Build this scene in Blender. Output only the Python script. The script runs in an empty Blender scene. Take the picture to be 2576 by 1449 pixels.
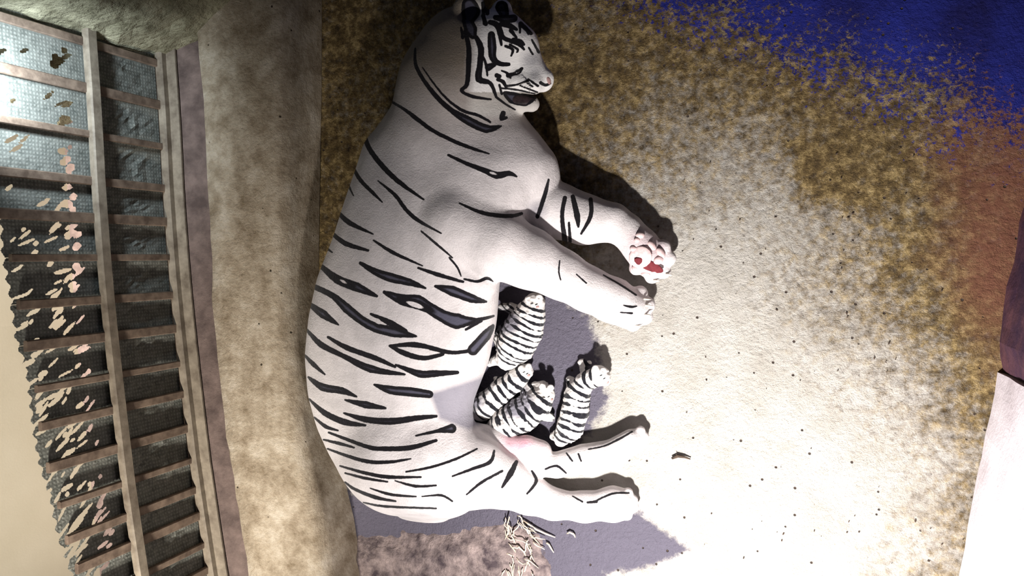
import bpy, bmesh, math, random
import numpy as np
from mathutils import Vector, Matrix
random.seed(7); rng = np.random.default_rng(7)
C = bpy.context.scene.collection
scene = bpy.context.scene

# ---------------------------------------------------------------- camera
W, H, F, CAMZ = 2576, 1449, 2000.0, 2.7
n = np.array([712.0, 84.0, -F]); n /= np.linalg.norm(n)
ez = -n
ex = np.array([1.0, 0, 0]) - n[0]*n; ex /= np.linalg.norm(ex)
ey = np.cross(ez, ex)
R = np.array([ex, ey, ez])                    # camera -> world
cam = bpy.data.cameras.new('camera'); co = bpy.data.objects.new('camera', cam); C.objects.link(co)
cam.sensor_width = 36; cam.lens = F/W*36; cam.clip_start = 0.05
co.matrix_world = Matrix.Translation((0, 0, CAMZ)) @ Matrix(R.tolist()).to_4x4()
scene.camera = co

def at(px, py, z=0.0):
    """point of the place at height z that the pixel looks at"""
    d = R @ np.array([px-W/2, H/2-py, -F])
    t = (z-CAMZ)/d[2]
    return np.array([d[0]*t, d[1]*t, z])
def pix(P):
    q = (np.asarray(P, float)-np.array([0, 0, CAMZ])) @ R
    return np.stack([W/2+q[..., 0]/-q[..., 2]*F, H/2-q[..., 1]/-q[..., 2]*F], -1)

# ---------------------------------------------------------------- world, lights, exposure
wd = bpy.data.worlds.new('world'); scene.world = wd; wd.use_nodes = True
wd.node_tree.nodes['Background'].inputs[0].default_value = (0.62, 0.66, 1.0, 1)
wd.node_tree.nodes['Background'].inputs[1].default_value = 0.035
vs = scene.view_settings
vs.view_transform = 'Standard'; vs.look = 'None'; vs.exposure = 0.0; vs.gamma = 1.0; vs.use_curve_mapping = False

def light(name, kind, loc, target, energy, color, **kw):
    l = bpy.data.lights.new(name, kind); l.energy = energy; l.color = color
    for k, v in kw.items(): setattr(l, k, v)
    o = bpy.data.objects.new(name, l); C.objects.link(o); o.location = loc
    o.rotation_euler = (Vector(target)-Vector(loc)).to_track_quat('-Z', 'Y').to_euler()
    return o
p = at(1740, 1640, 0)
light('enclosure_lamp', 'SPOT', (p[0], p[1], 1.6), at(1860, 1270), 500, (1.0, 0.95, 0.92),
      spot_size=math.radians(108), spot_blend=1.0, shadow_soft_size=0.05)
p = at(740, 1850, 0)
light('rear_lamp', 'SPOT', (p[0]+0.25, p[1]+0.1, 1.75), at(480, 1120, 0.2), 330, (1.0, 0.93, 0.84), spot_size=math.radians(66), spot_blend=1.0, shadow_soft_size=0.08)
p = at(-40, 170, 0.95)
light('added_glare_spot', 'SPOT', (p[0]+0.16, p[1], 1.0), (p[0]-0.1, p[1]-0.04, 0.72), 34, (0.78, 0.9, 1.0), shadow_soft_size=0.05, spot_size=math.radians(125), spot_blend=0.8)  # added unseen spot imitating screen glare on the fence corner
p = at(60, 900, 0.7)
light('yard_daylight', 'AREA', (p[0]-0.30, p[1], 1.9), (p[0]-0.85, p[1], 0.3), 190, (1.0, 0.94, 0.86), shape='RECTANGLE', size=4.5, size_y=0.25, spread=math.radians(60))

# ---------------------------------------------------------------- materials
def mat(name, rough=0.9, spec=0.2):
    m = bpy.data.materials.new(name); m.use_nodes = True
    nt = m.node_tree; b = nt.nodes['Principled BSDF']
    b.inputs['Roughness'].default_value = rough
    b.inputs['Specular IOR Level'].default_value = spec
    return m, nt, b
def nd(nt, t, **kw):
    x = nt.nodes.new(t)
    for k, v in kw.items(): setattr(x, k, v)
    return x
def noise(nt, scale, detail=6, rough=0.6, coord='Object', vec=None):
    x = nd(nt, 'ShaderNodeTexNoise'); x.inputs['Scale'].default_value = scale
    x.inputs['Detail'].default_value = detail; x.inputs['Roughness'].default_value = rough
    if vec is None:
        tc = nd(nt, 'ShaderNodeTexCoord'); vec = tc.outputs[coord]
    nt.links.new(vec, x.inputs['Vector']); return x.outputs['Fac']
def math_(nt, op, a, b=None, c=None, clamp=False):
    x = nd(nt, 'ShaderNodeMath', operation=op); x.use_clamp = clamp
    for i, v in enumerate((a, b, c)):
        if v is None: continue
        if isinstance(v, (int, float)): x.inputs[i].default_value = v
        else: nt.links.new(v, x.inputs[i])
    return x.outputs[0]
def ramp(nt, fac, stops, interp='LINEAR'):
    x = nd(nt, 'ShaderNodeValToRGB'); cr = x.color_ramp; cr.interpolation = interp
    while len(cr.elements) < len(stops): cr.elements.new(0.5)
    for e, (p_, c_) in zip(cr.elements, stops): e.position = p_; e.color = (*c_, 1)
    nt.links.new(fac, x.inputs[0]); return x.outputs[0]
def mix(nt, f, a, b):
    x = nd(nt, 'ShaderNodeMix', data_type='RGBA')
    for sock, v in ((x.inputs[0], f), (x.inputs[6], a), (x.inputs[7], b)):
        if isinstance(v, (int, float)): sock.default_value = v
        elif isinstance(v, tuple): sock.default_value = (*v, 1)
        else: nt.links.new(v, sock)
    return x.outputs[2]
def smooth(nt, v, lo, hi):
    x = nd(nt, 'ShaderNodeMapRange', interpolation_type='SMOOTHSTEP')
    x.inputs[1].default_value = lo; x.inputs[2].default_value = hi
    nt.links.new(v, x.inputs[0]); return x.outputs[0]
def bump(nt, b, h, strength, dist):
    x = nd(nt, 'ShaderNodeBump'); x.inputs['Strength'].default_value = strength
    x.inputs['Distance'].default_value = dist
    nt.links.new(h, x.inputs['Height']); nt.links.new(x.outputs[0], b.inputs['Normal'])
def attr(nt, name):
    x = nd(nt, 'ShaderNodeAttribute'); x.attribute_name = name; return x.outputs['Fac']
def plain(name, c1, c2, sc=20, rough=0.85, bs=0.5, bd=0.004, bsc=90, spec=0.2):
    m, nt, b = mat(name, rough, spec)
    nt.links.new(ramp(nt, noise(nt, sc), [(0.33, c1), (0.68, c2)]), b.inputs['Base Color'])
    bump(nt, b, noise(nt, bsc, 5, 0.65), bs, bd); return m

# floor: worn grey concrete, brown tint partly painting light falloff, flecked blue corner, painted shade patches
m_floor, nt, b = mat('floor_concrete', 0.8, 0.25)
tc = nd(nt, 'ShaderNodeTexCoord'); V = tc.outputs['Object']
grey = ramp(nt, noise(nt, 6, 8, 0.65, vec=V), [(0.3, (0.40, 0.375, 0.33)), (0.7, (0.60, 0.58, 0.54))])
brown_falloff = ramp(nt, noise(nt, 26, 8, 0.75, vec=V), [(0.34, (0.035, 0.022, 0.010)), (0.5, (0.145, 0.098, 0.038)), (0.66, (0.42, 0.31, 0.14))])
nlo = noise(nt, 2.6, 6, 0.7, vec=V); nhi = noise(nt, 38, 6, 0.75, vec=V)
ar = math_(nt, 'ADD', attr(nt, 'brown_falloff'), math_(nt, 'MULTIPLY', math_(nt, 'SUBTRACT', nlo, 0.5), 1.5))
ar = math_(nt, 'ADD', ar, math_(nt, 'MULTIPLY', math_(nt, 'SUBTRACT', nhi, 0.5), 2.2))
col = mix(nt, smooth(nt, ar, -0.1, 1.15), grey, brown_falloff)
red = math_(nt, 'ADD', attr(nt, 'red_brown'), math_(nt, 'MULTIPLY', math_(nt, 'SUBTRACT', nlo, 0.5), 1.0))
col = mix(nt, math_(nt, 'MULTIPLY', smooth(nt, red, 0.1, 0.9), 0.75), col, (0.20, 0.075, 0.05))
bl = math_(nt, 'ADD', attr(nt, 'blue'), math_(nt, 'MULTIPLY', math_(nt, 'SUBTRACT', noise(nt, 60, 8, 0.8, vec=V), 0.5), 3.6))
bl = math_(nt, 'ADD', bl, math_(nt, 'MULTIPLY', math_(nt, 'SUBTRACT', nlo, 0.5), 1.4))
blue_tone = ramp(nt, noise(nt, 5, 5, vec=V), [(0.3, (0.010, 0.010, 0.10)), (0.7, (0.022, 0.035, 0.34))])  # mottled dark blue for the upper right floor
col = mix(nt, smooth(nt, bl, 0.35, 0.6), col, blue_tone)
dm = math_(nt, 'ADD', attr(nt, 'painted_shade'), math_(nt, 'MULTIPLY', math_(nt, 'SUBTRACT', nhi, 0.5), 1.3))
shade_f = smooth(nt, dm, 0.25, 0.75)
col = mix(nt, shade_f, col, (0.125, 0.115, 0.15))
soil = math_(nt, 'ADD', attr(nt, 'soil'), math_(nt, 'MULTIPLY', math_(nt, 'SUBTRACT', nhi, 0.5), 1.1))
col = mix(nt, smooth(nt, soil, 0.3, 0.8), col, (0.10, 0.07, 0.055))
vor = nd(nt, 'ShaderNodeTexVoronoi'); vor.inputs['Scale'].default_value = 17; nt.links.new(V, vor.inputs['Vector'])
pit = smooth(nt, vor.outputs['Distance'], 0.05, 0.085)
col = mix(nt, pit, (0.07, 0.05, 0.04), col)
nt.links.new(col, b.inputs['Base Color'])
nt.links.new(math_(nt, 'SUBTRACT', 0.85, math_(nt, 'MULTIPLY', shade_f, 0.25)), b.inputs['Roughness'])
hh = math_(nt, 'ADD', math_(nt, 'MULTIPLY', nhi, 1.0), math_(nt, 'MULTIPLY', noise(nt, 120, 4, 0.7, vec=V), 0.45))
bump(nt, b, math_(nt, 'ADD', hh, math_(nt, 'MULTIPLY', pit, 0.5)), 1.0, 0.016)

m_curb, nt, b = mat('curb_concrete', 0.9, 0.15)
c = ramp(nt, noise(nt, 9, 9, 0.72), [(0.32, (0.20, 0.15, 0.095)), (0.52, (0.42, 0.35, 0.26)), (0.70, (0.62, 0.55, 0.45))])
v2 = nd(nt, 'ShaderNodeTexVoronoi'); v2.inputs['Scale'].default_value = 14
tc = nd(nt, 'ShaderNodeTexCoord'); nt.links.new(tc.outputs['Object'], v2.inputs['Vector'])
pt = smooth(nt, v2.outputs['Distance'], 0.04, 0.08)
nt.links.new(mix(nt, pt, (0.06, 0.045, 0.03), c), b.inputs['Base Color'])
bump(nt, b, math_(nt, 'ADD', noise(nt, 60, 8, 0.7), math_(nt, 'MULTIPLY', pt, 0.4)), 0.8, 0.012)

m_gutter = plain('gutter_concrete', (0.07, 0.05, 0.045), (0.17, 0.125, 0.11), 12, bsc=50, bs=0.6, bd=0.008)
m_plaster = plain('rough_plaster', (0.13, 0.12, 0.075), (0.34, 0.32, 0.22), 11, bsc=24, bs=1.0, bd=0.03)
m_white = plain('white_plaster', (0.62, 0.56, 0.60), (0.80, 0.75, 0.80), 6, bsc=60, bs=0.4, bd=0.006)
m_darkwall = plain('maroon_wall', (0.035, 0.016, 0.04), (0.12, 0.05, 0.06), 9, bsc=40, bs=0.5, bd=0.01)  # dark mottled maroon beyond the white wall corner
m_cream = plain('cream_plaster', (0.56, 0.50, 0.38), (0.60, 0.54, 0.42), 5, bsc=120, bs=0.1, bd=0.002)
m_bar = plain('rusty_painted_steel', (0.08, 0.055, 0.04), (0.21, 0.155, 0.115), 24, rough=0.6, bsc=120, bs=0.3, bd=0.002, spec=0.4)
m_rail = plain('pale_steel_rail', (0.12, 0.095, 0.07), (0.27, 0.23, 0.175), 18, rough=0.6, bsc=120, bs=0.3, bd=0.002, spec=0.4)
m_net, nt, b = mat('green_shade_net', 0.95, 0.1)
tc = nd(nt, 'ShaderNodeTexCoord')
w1 = nd(nt, 'ShaderNodeTexWave', bands_direction='Y'); w1.inputs['Scale'].default_value = 24; w1.inputs['Distortion'].default_value = 1.5
w2 = nd(nt, 'ShaderNodeTexWave', bands_direction='Z'); w2.inputs['Scale'].default_value = 24; w2.inputs['Distortion'].default_value = 1.5
for w_ in (w1, w2): nt.links.new(tc.outputs['Object'], w_.inputs['Vector'])
wv = math_(nt, 'MULTIPLY', w1.outputs['Fac'], w2.outputs['Fac'])
f_ = math_(nt, 'ADD', math_(nt, 'MULTIPLY', wv, 0.2), math_(nt, 'MULTIPLY', noise(nt, 30, 8, 0.8), 0.85))
nt.links.new(ramp(nt, f_, [(0.28, (0.08, 0.088, 0.078)), (0.72, (0.30, 0.305, 0.27))]), b.inputs['Base Color'])
bump(nt, b, f_, 0.7, 0.006)

def fur(name, white, dark, inner, sharp=1.0):
    m, nt, b = mat(name, 0.95, 0.08)
    tc = nd(nt, 'ShaderNodeTexCoord'); V = tc.outputs['Object']
    s = attr(nt, 'stripe')
    s = math_(nt, 'ADD', s, math_(nt, 'MULTIPLY', math_(nt, 'SUBTRACT', noise(nt, 70, 4, 0.7, vec=V), 0.5), 5.0*sharp))
    base = mix(nt, smooth(nt, noise(nt, 9, 8, 0.7, vec=V), 0.35, 0.7), white, tuple(x*0.78 for x in white))
    base = mix(nt, attr(nt, 'pale'), base, (0.93, 0.91, 0.88))
    base = mix(nt, attr(nt, 'pink'), base, (0.62, 0.34, 0.40))
    base = mix(nt, attr(nt, 'buff_shade'), base, (0.17, 0.13, 0.075))
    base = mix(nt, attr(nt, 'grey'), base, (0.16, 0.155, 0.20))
    ink = mix(nt, smooth(nt, s, -17, -10), inner, dark)
    nt.links.new(mix(nt, smooth(nt, s, -1.0, 1.4), ink, base), b.inputs['Base Color'])
    b.inputs['Sheen Weight'].default_value = 0.15; b.inputs['Sheen Roughness'].default_value = 0.5
    bump(nt, b, math_(nt, 'ADD', noise(nt, 170, 4, 0.75, vec=V), math_(nt, 'MULTIPLY', noise(nt, 28, 5, 0.65, vec=V), 1.1)), 0.6, 0.006)
    return m
m_fur = fur('white_tiger_fur', (0.70, 0.655, 0.65), (0.008, 0.007, 0.009), (0.07, 0.068, 0.095))
m_cub = fur('cub_fur', (0.74, 0.71, 0.68), (0.01, 0.01, 0.014), (0.03, 0.03, 0.045), 1.6)
m_eye, nt, b = mat('dark_eye', 0.15, 0.6); b.inputs['Base Color'].default_value = (0.02, 0.02, 0.02, 1)
m_nose = plain('nose_skin', (0.30, 0.17, 0.16), (0.42, 0.27, 0.25), 40, rough=0.5)
m_pad = plain('pink_pad_skin', (0.55, 0.36, 0.36), (0.78, 0.62, 0.60), 60, rough=0.6, bs=0.3, bd=0.002)
m_padgap = plain('dark_red_skin', (0.10, 0.015, 0.02), (0.17, 0.03, 0.035), 60)
m_mouth = plain('mouth_lining', (0.012, 0.008, 0.008), (0.045, 0.028, 0.03), 50, rough=0.5)
m_claw = plain('pale_claw', (0.6, 0.55, 0.48), (0.75, 0.7, 0.62), 50, rough=0.4)
m_straw = plain('pale_straw', (0.40, 0.32, 0.24), (0.62, 0.55, 0.46), 40)
m_grit = plain('dark_grit', (0.03, 0.022, 0.018), (0.10, 0.07, 0.05), 40)
m_soil = plain('damp_soil', (0.06, 0.045, 0.05), (0.34, 0.27, 0.25), 20, bsc=45, bs=0.9, bd=0.015)

# ---------------------------------------------------------------- helpers
def add(name, me, m=None, parent=None, **props):
    o = bpy.data.objects.new(name, me); C.objects.link(o)
    if m and me is not None: me.materials.append(m)
    if parent: o.parent = parent
    for k, v in props.items(): o[k] = v
    return o
def mesh(name, vs_, fs, smooth_=False):
    me = bpy.data.meshes.new(name)
    me.from_pydata([tuple(map(float, v)) for v in vs_], [], [tuple(map(int, f)) for f in fs]); me.update()
    if smooth_: me.polygons.foreach_set('use_smooth', [True]*len(me.polygons))
    return me
def from_np(name, vs_, fs, smooth_=True):
    me = bpy.data.meshes.new(name)
    me.vertices.add(len(vs_)); me.vertices.foreach_set('co', np.asarray(vs_, np.float32).ravel())
    k = fs.shape[1]
    me.loops.add(len(fs)*k); me.loops.foreach_set('vertex_index', fs.astype(np.int32).ravel())
    me.polygons.add(len(fs)); me.polygons.foreach_set('loop_start', np.arange(0, len(fs)*k, k, dtype=np.int32))
    me.polygons.foreach_set('loop_total', np.full(len(fs), k, np.int32))
    if smooth_: me.polygons.foreach_set('use_smooth', np.ones(len(fs), bool))
    me.update(calc_edges=True); me.validate(); return me
def setattr_f(me, name, vals):
    a = me.attributes.new(name, 'FLOAT', 'POINT'); a.data.foreach_set('value', np.asarray(vals, np.float32))
def coords(me):
    a = np.empty(len(me.vertices)*3, np.float32); me.vertices.foreach_get('co', a); return a.reshape(-1, 3)
def prism(bot, top):
    k = len(bot)
    return list(bot)+list(top), [tuple(range(k-1, -1, -1)), tuple(range(k, 2*k))]+[(i, (i+1) % k, k+(i+1) % k, k+i) for i in range(k)]
def beam(a, b, w, d, wob=0.0):
    """rectangular steel section from a to b with chamfered edges"""
    a, b = np.array(a, float), np.array(b, float); t = (b-a)/np.linalg.norm(b-a)
    u = np.array([1.0, 0, 0]); u = u-t*np.dot(u, t); u /= np.linalg.norm(u); v = np.cross(t, u)
    c_ = 0.18*min(w, d)
    prof = [(-w/2+c_, -d/2), (w/2-c_, -d/2), (w/2, -d/2+c_), (w/2, d/2-c_), (w/2-c_, d/2), (-w/2+c_, d/2), (-w/2, d/2-c_), (-w/2, -d/2+c_)]
    return prism([a+u*p_[0]+v*p_[1] for p_ in prof], [b+u*p_[0]+v*p_[1] for p_ in prof])
def join(parts):
    vs_, fs = [], []
    for v, f in parts:
        o = len(vs_); vs_ += list(v); fs += [tuple(i+o for i in g) for g in f]
    return vs_, fs
def tube(pts, rad, k=6):
    pts = [np.array(p_, float) for p_ in pts]; vs_, fs = [], []
    for i, p_ in enumerate(pts):
        t = pts[min(i+1, len(pts)-1)]-pts[max(i-1, 0)]; t /= np.linalg.norm(t)+1e-9
        u = np.cross(t, [0, 0, 1.0]); 
        if np.linalg.norm(u) < 1e-3: u = np.array([1.0, 0, 0])
        u /= np.linalg.norm(u); v = np.cross(u, t)
        r = rad[i] if hasattr(rad, '__len__') else rad
        for j in range(k):
            a = 2*math.pi*j/k; vs_.append(p_+r*(math.cos(a)*u+math.sin(a)*v))
    for i in range(len(pts)-1):
        for j in range(k):
            a, b = i*k+j, i*k+(j+1) % k; fs.append((a, b, b+k, a+k))
    fs.append(tuple(range(k-1, -1, -1))); fs.append(tuple((len(pts)-1)*k+j for j in range(k)))
    return vs_, fs
def resample(poly, ys):
    poly = np.array(poly, float); o = np.argsort(poly[:, 1]); poly = poly[o]
    return np.interp(ys, poly[:, 1], poly[:, 0])
def polyd(P, poly):
    """signed distance in plan to a closed polygon, positive inside (pixels)"""
    poly = np.array(poly, float); d = np.full(len(P), 1e9); ins = np.zeros(len(P), bool)
    for i in range(len(poly)):
        a, b = poly[i], poly[(i+1) % len(poly)]
        ab = b-a; t = np.clip(((P-a)@ab)/(ab@ab), 0, 1); d = np.minimum(d, np.linalg.norm(P-a-t[:, None]*ab, axis=1))
        cr = ((a[1] > P[:, 1]) != (b[1] > P[:, 1])) & (P[:, 0] < (b[0]-a[0])*(P[:, 1]-a[1])/(b[1]-a[1]+1e-12)+a[0])
        ins ^= cr
    return np.where(ins, d, -d)

# ---------------------------------------------------------------- floor
x0, x1, y0, y1 = -2.35, 1.6, -2.2, 1.75
gx, gy = np.arange(x0, x1, 0.02), np.arange(y0, y1, 0.02)
X, Y = np.meshgrid(gx, gy); rz = np.random.default_rng(3)
def lownoise(X, Y, s, seed):
    g = np.random.default_rng(seed); out = 0
    for k in range(6):
        a = g.uniform(0, 6.28); f = s*g.uniform(0.6, 1.8); out = out+np.sin((X*math.cos(a)+Y*math.sin(a))*f+g.uniform(0, 6.28))
    return out/6
Z = lownoise(X, Y, 5, 1)*0.003
Vf = np.stack([X.ravel(), Y.ravel(), Z.ravel()-0.004], 1)
ny, nx = X.shape; I = np.arange(nx*ny).reshape(ny, nx)
Ff = np.stack([I[:-1, :-1].ravel(), I[:-1, 1:].ravel(), I[1:, 1:].ravel(), I[1:, :-1].ravel()], 1)
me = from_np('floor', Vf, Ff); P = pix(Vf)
px_, py_ = P[:, 0], P[:, 1]
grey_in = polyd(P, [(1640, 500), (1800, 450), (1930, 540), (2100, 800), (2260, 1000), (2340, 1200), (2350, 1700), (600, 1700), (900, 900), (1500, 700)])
brown_falloff_v = np.clip(0.42-grey_in/420, -0.7, 1.1)  # browner away from the bright pool, partly light falloff painted in
brown_falloff_v = np.maximum(brown_falloff_v, np.clip((polyd(P, [(1950, 330), (2260, 260), (2320, 420), (2250, 560), (2000, 530)])+60)/90, -0.7, 1.2))
setattr_f(me, 'brown_falloff', brown_falloff_v)
setattr_f(me, 'red_brown', np.clip((px_-2230)/330-np.clip((py_-650)/500, 0, 2), -1, 1.2))  # redder brown towards the right edge
setattr_f(me, 'blue', np.clip(((px_-1330)*0.37-py_+20)/310, -2, 1.6))
belly_shade = polyd(P, [(1230, 680), (1400, 740), (1480, 790), (1512, 900), (1530, 1010), (1480, 1090), (1380, 1180), (1150, 1120), (1150, 900)])  # shade round the cubs, painted into the floor colour
rump_shade = polyd(P, [(780, 1150), (900, 1250), (1300, 1250), (1600, 1285), (1650, 1320), (1740, 1385), (1640, 1425), (1520, 1445), (1500, 1700), (780, 1700)])  # shadow behind the rump, painted into the floor colour
setattr_f(me, 'painted_shade', np.clip(0.5+np.maximum(belly_shade/60, rump_shade/40)+0.0, -1, 1.2))
setattr_f(me, 'soil', np.clip(polyd(P, [(850, 1340), (1100, 1330), (1300, 1300), (1390, 1380), (1400, 1600), (840, 1600)])/50, -1, 0.6))
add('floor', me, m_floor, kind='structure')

# ---------------------------------------------------------------- concrete curb, gutter, walls
CT = 0.22
ys = np.linspace(-250, 1700, 40)
er = resample([(712, -250), (712, 200), (708, 450), (705, 700), (712, 850), (735, 1050), (765, 1200), (800, 1350), (815, 1449), (860, 1700)], ys)
el = resample([(470, -250), (487, 90), (500, 200), (512, 400), (522, 600), (528, 780), (545, 950), (570, 1150), (595, 1300), (620, 1449), (665, 1700)], ys)
rows = []; rr = np.random.default_rng(5)
for i, y in enumerate(ys):
    a, b_ = at(el[i], y, CT), at(er[i], y, CT); b_[1] = a[1]+(b_[1]-a[1])
    j = rr.normal(0, 0.003, 8)
    d = np.array([1.0, 0, 0])
    row = [a*[1, 1, 0]+[0, 0, 0.0], a*[1, 1, 0]+[0, 0, CT-0.02+j[0]], a+[0.015+j[1], 0, j[2]*0.4]]
    for t in (0.25, 0.5, 0.75): row.append(a*(1-t)+b_*t+[0, 0, rr.normal(0, 0.0025)])
    row += [b_+[-0.03+j[3], 0, -0.001], b_+[-0.005+j[4], 0, -0.018], b_+[0.008, 0, -0.06], b_*[1, 1, 0]+[0.02, 0, 0]]
    rows.append(row)
k = len(rows[0]); vs_ = [v for r in rows for v in r]
fs = [(i*k+j, i*k+j+1, (i+1)*k+j+1, (i+1)*k+j) for i in range(len(rows)-1) for j in range(k-1)]
fs += [tuple(range(k)), tuple((len(rows)-1)*k+j for j in range(k-1, -1, -1))]
o = add('trim_1', mesh('curb', vs_, fs, True), m_curb, kind='structure')
o['label'] = 'broad pale concrete curb running beside the tiger'

GZ = 0.17
fbx = resample([(385, -250), (405, 170), (415, 300), (425, 500), (440, 700), (455, 850), (472, 1000), (490, 1150), (512, 1300), (535, 1449), (580, 1700)], ys)
vs_, fs = [], []
for i, y in enumerate(ys):
    a = at(fbx[i], y, GZ); b_ = at(el[i], y, CT)
    vs_ += [a+[-1.2, 0, 0], a, b_*[1, 1, 0]+[0.01, 0, GZ-0.01], b_*[1, 1, 0]+[0.01, 0, 0.0], a*[1, 1, 0]+[-1.2, 0, 0]]
fs = [(i*5+j, i*5+j+1, (i+1)*5+j+1, (i+1)*5+j) for i in range(len(ys)-1) for j in range(4)]
o = add('trim_2', mesh('gutter', vs_, fs), m_gutter, kind='structure')
o['label'] = 'dark brown gutter strip between curb and mesh fence'

def wall(name, base, height, thick, m, label, rag=0.0, nz=14, seed=1, down=0.0):
    """upright wall along plan points, front surface roughened, real thickness"""
    g = np.random.default_rng(seed); base = [np.array(p_, float) for p_ in base]
    pts = []
    for a, b_ in zip(base[:-1], base[1:]):
        q = max(2, int(np.linalg.norm(b_-a)/0.06))
        pts += [a+(b_-a)*i/q for i in range(q)]
    pts.append(base[-1]); vs_, fs = [], []
    for i, p_ in enumerate(pts):
        t = pts[min(i+1, len(pts)-1)]-pts[max(i-1, 0)]; nrm = np.array([t[1], -t[0], 0]); nrm /= np.linalg.norm(nrm)
        for j in range(nz+1):
            q = p_+nrm*g.normal(0, rag); vs_.append([q[0], q[1], -down+(height+down)*j/nz])
        for z in (height, -down): q = p_-nrm*thick; vs_.append([q[0], q[1], z])
    k = nz+3
    for i in range(len(pts)-1):
        for j in range(k): fs.append((i*k+j, i*k+(j+1) % k, (i+1)*k+(j+1) % k, (i+1)*k+j))
    fs += [tuple(range(k-1, -1, -1)), tuple((len(pts)-1)*k+j for j in range(k))]
    me_ = mesh(name, vs_, fs); bm = bmesh.new(); bm.from_mesh(me_); bmesh.ops.recalc_face_normals(bm, faces=bm.faces); bm.to_mesh(me_); bm.free()
    o = add(name, me_, m, kind='structure'); o['label'] = label; return o
wall('wall_back', [at(150, 330, GZ), at(402, 146, GZ), at(490, 88, CT), at(640, -60, CT), at(900, -250, 0)], 2.2, 0.2, m_plaster, 'rough olive plaster end wall beyond the curb', 0.007, 40, 2)
wall('wall_right', [at(2370, 1700), at(2415, 1440), at(2455, 1200), at(2513, 937)][::-1], 1.4, 0.25, m_white, 'white plastered wall at the lower right', 0.002, 14, 3)
wall('wall_front', [at(2522, 930), at(2512, 860), at(2522, 780), at(2548, 660), at(2566, 560), at(2620, 300), at(2660, -300)][::-1], 1.4, 0.25, m_darkwall, 'dark maroon wall beyond the white wall corner', 0.003, 14, 4)

# ---------------------------------------------------------------- mesh fence
fence = add('mesh_fence', None); fence.location = (0, 0, 0)
fence['label'] = 'rusty steel bar fence lined with dark green shade net'; fence['category'] = 'fence'
bar_y = [-120, -20, 70, 165, 269, 372, 476, 559, 647, 741, 824, 912, 987, 1072, 1152, 1225, 1289, 1362, 1424, 1490, 1560]
fence_x = lambda y: np.interp(y, ys, fbx)
foot = [at(fence_x(y), y, GZ) for y in bar_y]
# height of the middle rail and of the ragged net top, from the plan line of the fence
def zat(px, py):
    d = R @ np.array([px-W/2, H/2-py, -F]); best = None
    for i in range(len(foot)-1):
        a, b_ = foot[i], foot[i+1]
        M = np.array([[d[0], -(b_[0]-a[0])], [d[1], -(b_[1]-a[1])]]); s = np.linalg.solve(M, a[:2])
        if -0.02 <= s[1] <= 1.02: best = CAMZ+s[0]*d[2]
    return best
MR = float(np.mean([zat(222, 450), zat(246, 700), zat(292, 1000), zat(345, 1400)]))
HT = MR+1.1
tops = sorted([(at(0, 0)[1], 9)]+[((CAMZ and 0), 0)])
edge = [(4, 540), (10, 640), (28, 740), (45, 860), (60, 900), (75, 960), (85, 1060), (100, 1160), (130, 1250), (150, 1350), (185, 1449)]
et = []
for (u, v) in edge:
    z = zat(u, v)
    if z is None: continue
    q = at(u, v, z); et.append((q[1], z))
et.sort(); ety = np.array([e[0] for e in et]); etz = np.array([e[1] for e in et])
print('MID', MR, 'TOP', et)
def net_top(y):
    z = np.interp(y, ety, etz)
    return np.where(y > ety[-1], etz[-1]+(y-ety[-1])*0.9+0.02, z)
OFF = 0.012
for i, p_ in enumerate(foot):
    zt = float(net_top(p_[1]))-0.01 if p_[1] < ety[-1] else HT
    add('bar', mesh('bar', *beam(p_+[OFF, 0, 0.0], [p_[0]+OFF, p_[1], zt], 0.016, 0.030+0.006*math.sin(i*2.1))), m_bar, fence)
def rail(name, z, w, d, off, m):
    parts = [beam(a*[1, 1, 0]+[off, 0, z], b_*[1, 1, 0]+[off, 0, z], w, d) for a, b_ in zip(foot[:-1], foot[1:])]
    add(name, mesh(name, *join(parts)), m, fence)
rail('bottom_rail', GZ+0.02, 0.035, 0.04, 0.02, m_rail)
rail('middle_rail', MR, 0.03, 0.045, 0.025, m_rail)
rail('sill_strip', GZ+0.006, 0.05, 0.012, 0.055, m_rail)
gn = np.random.default_rng(11)
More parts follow.
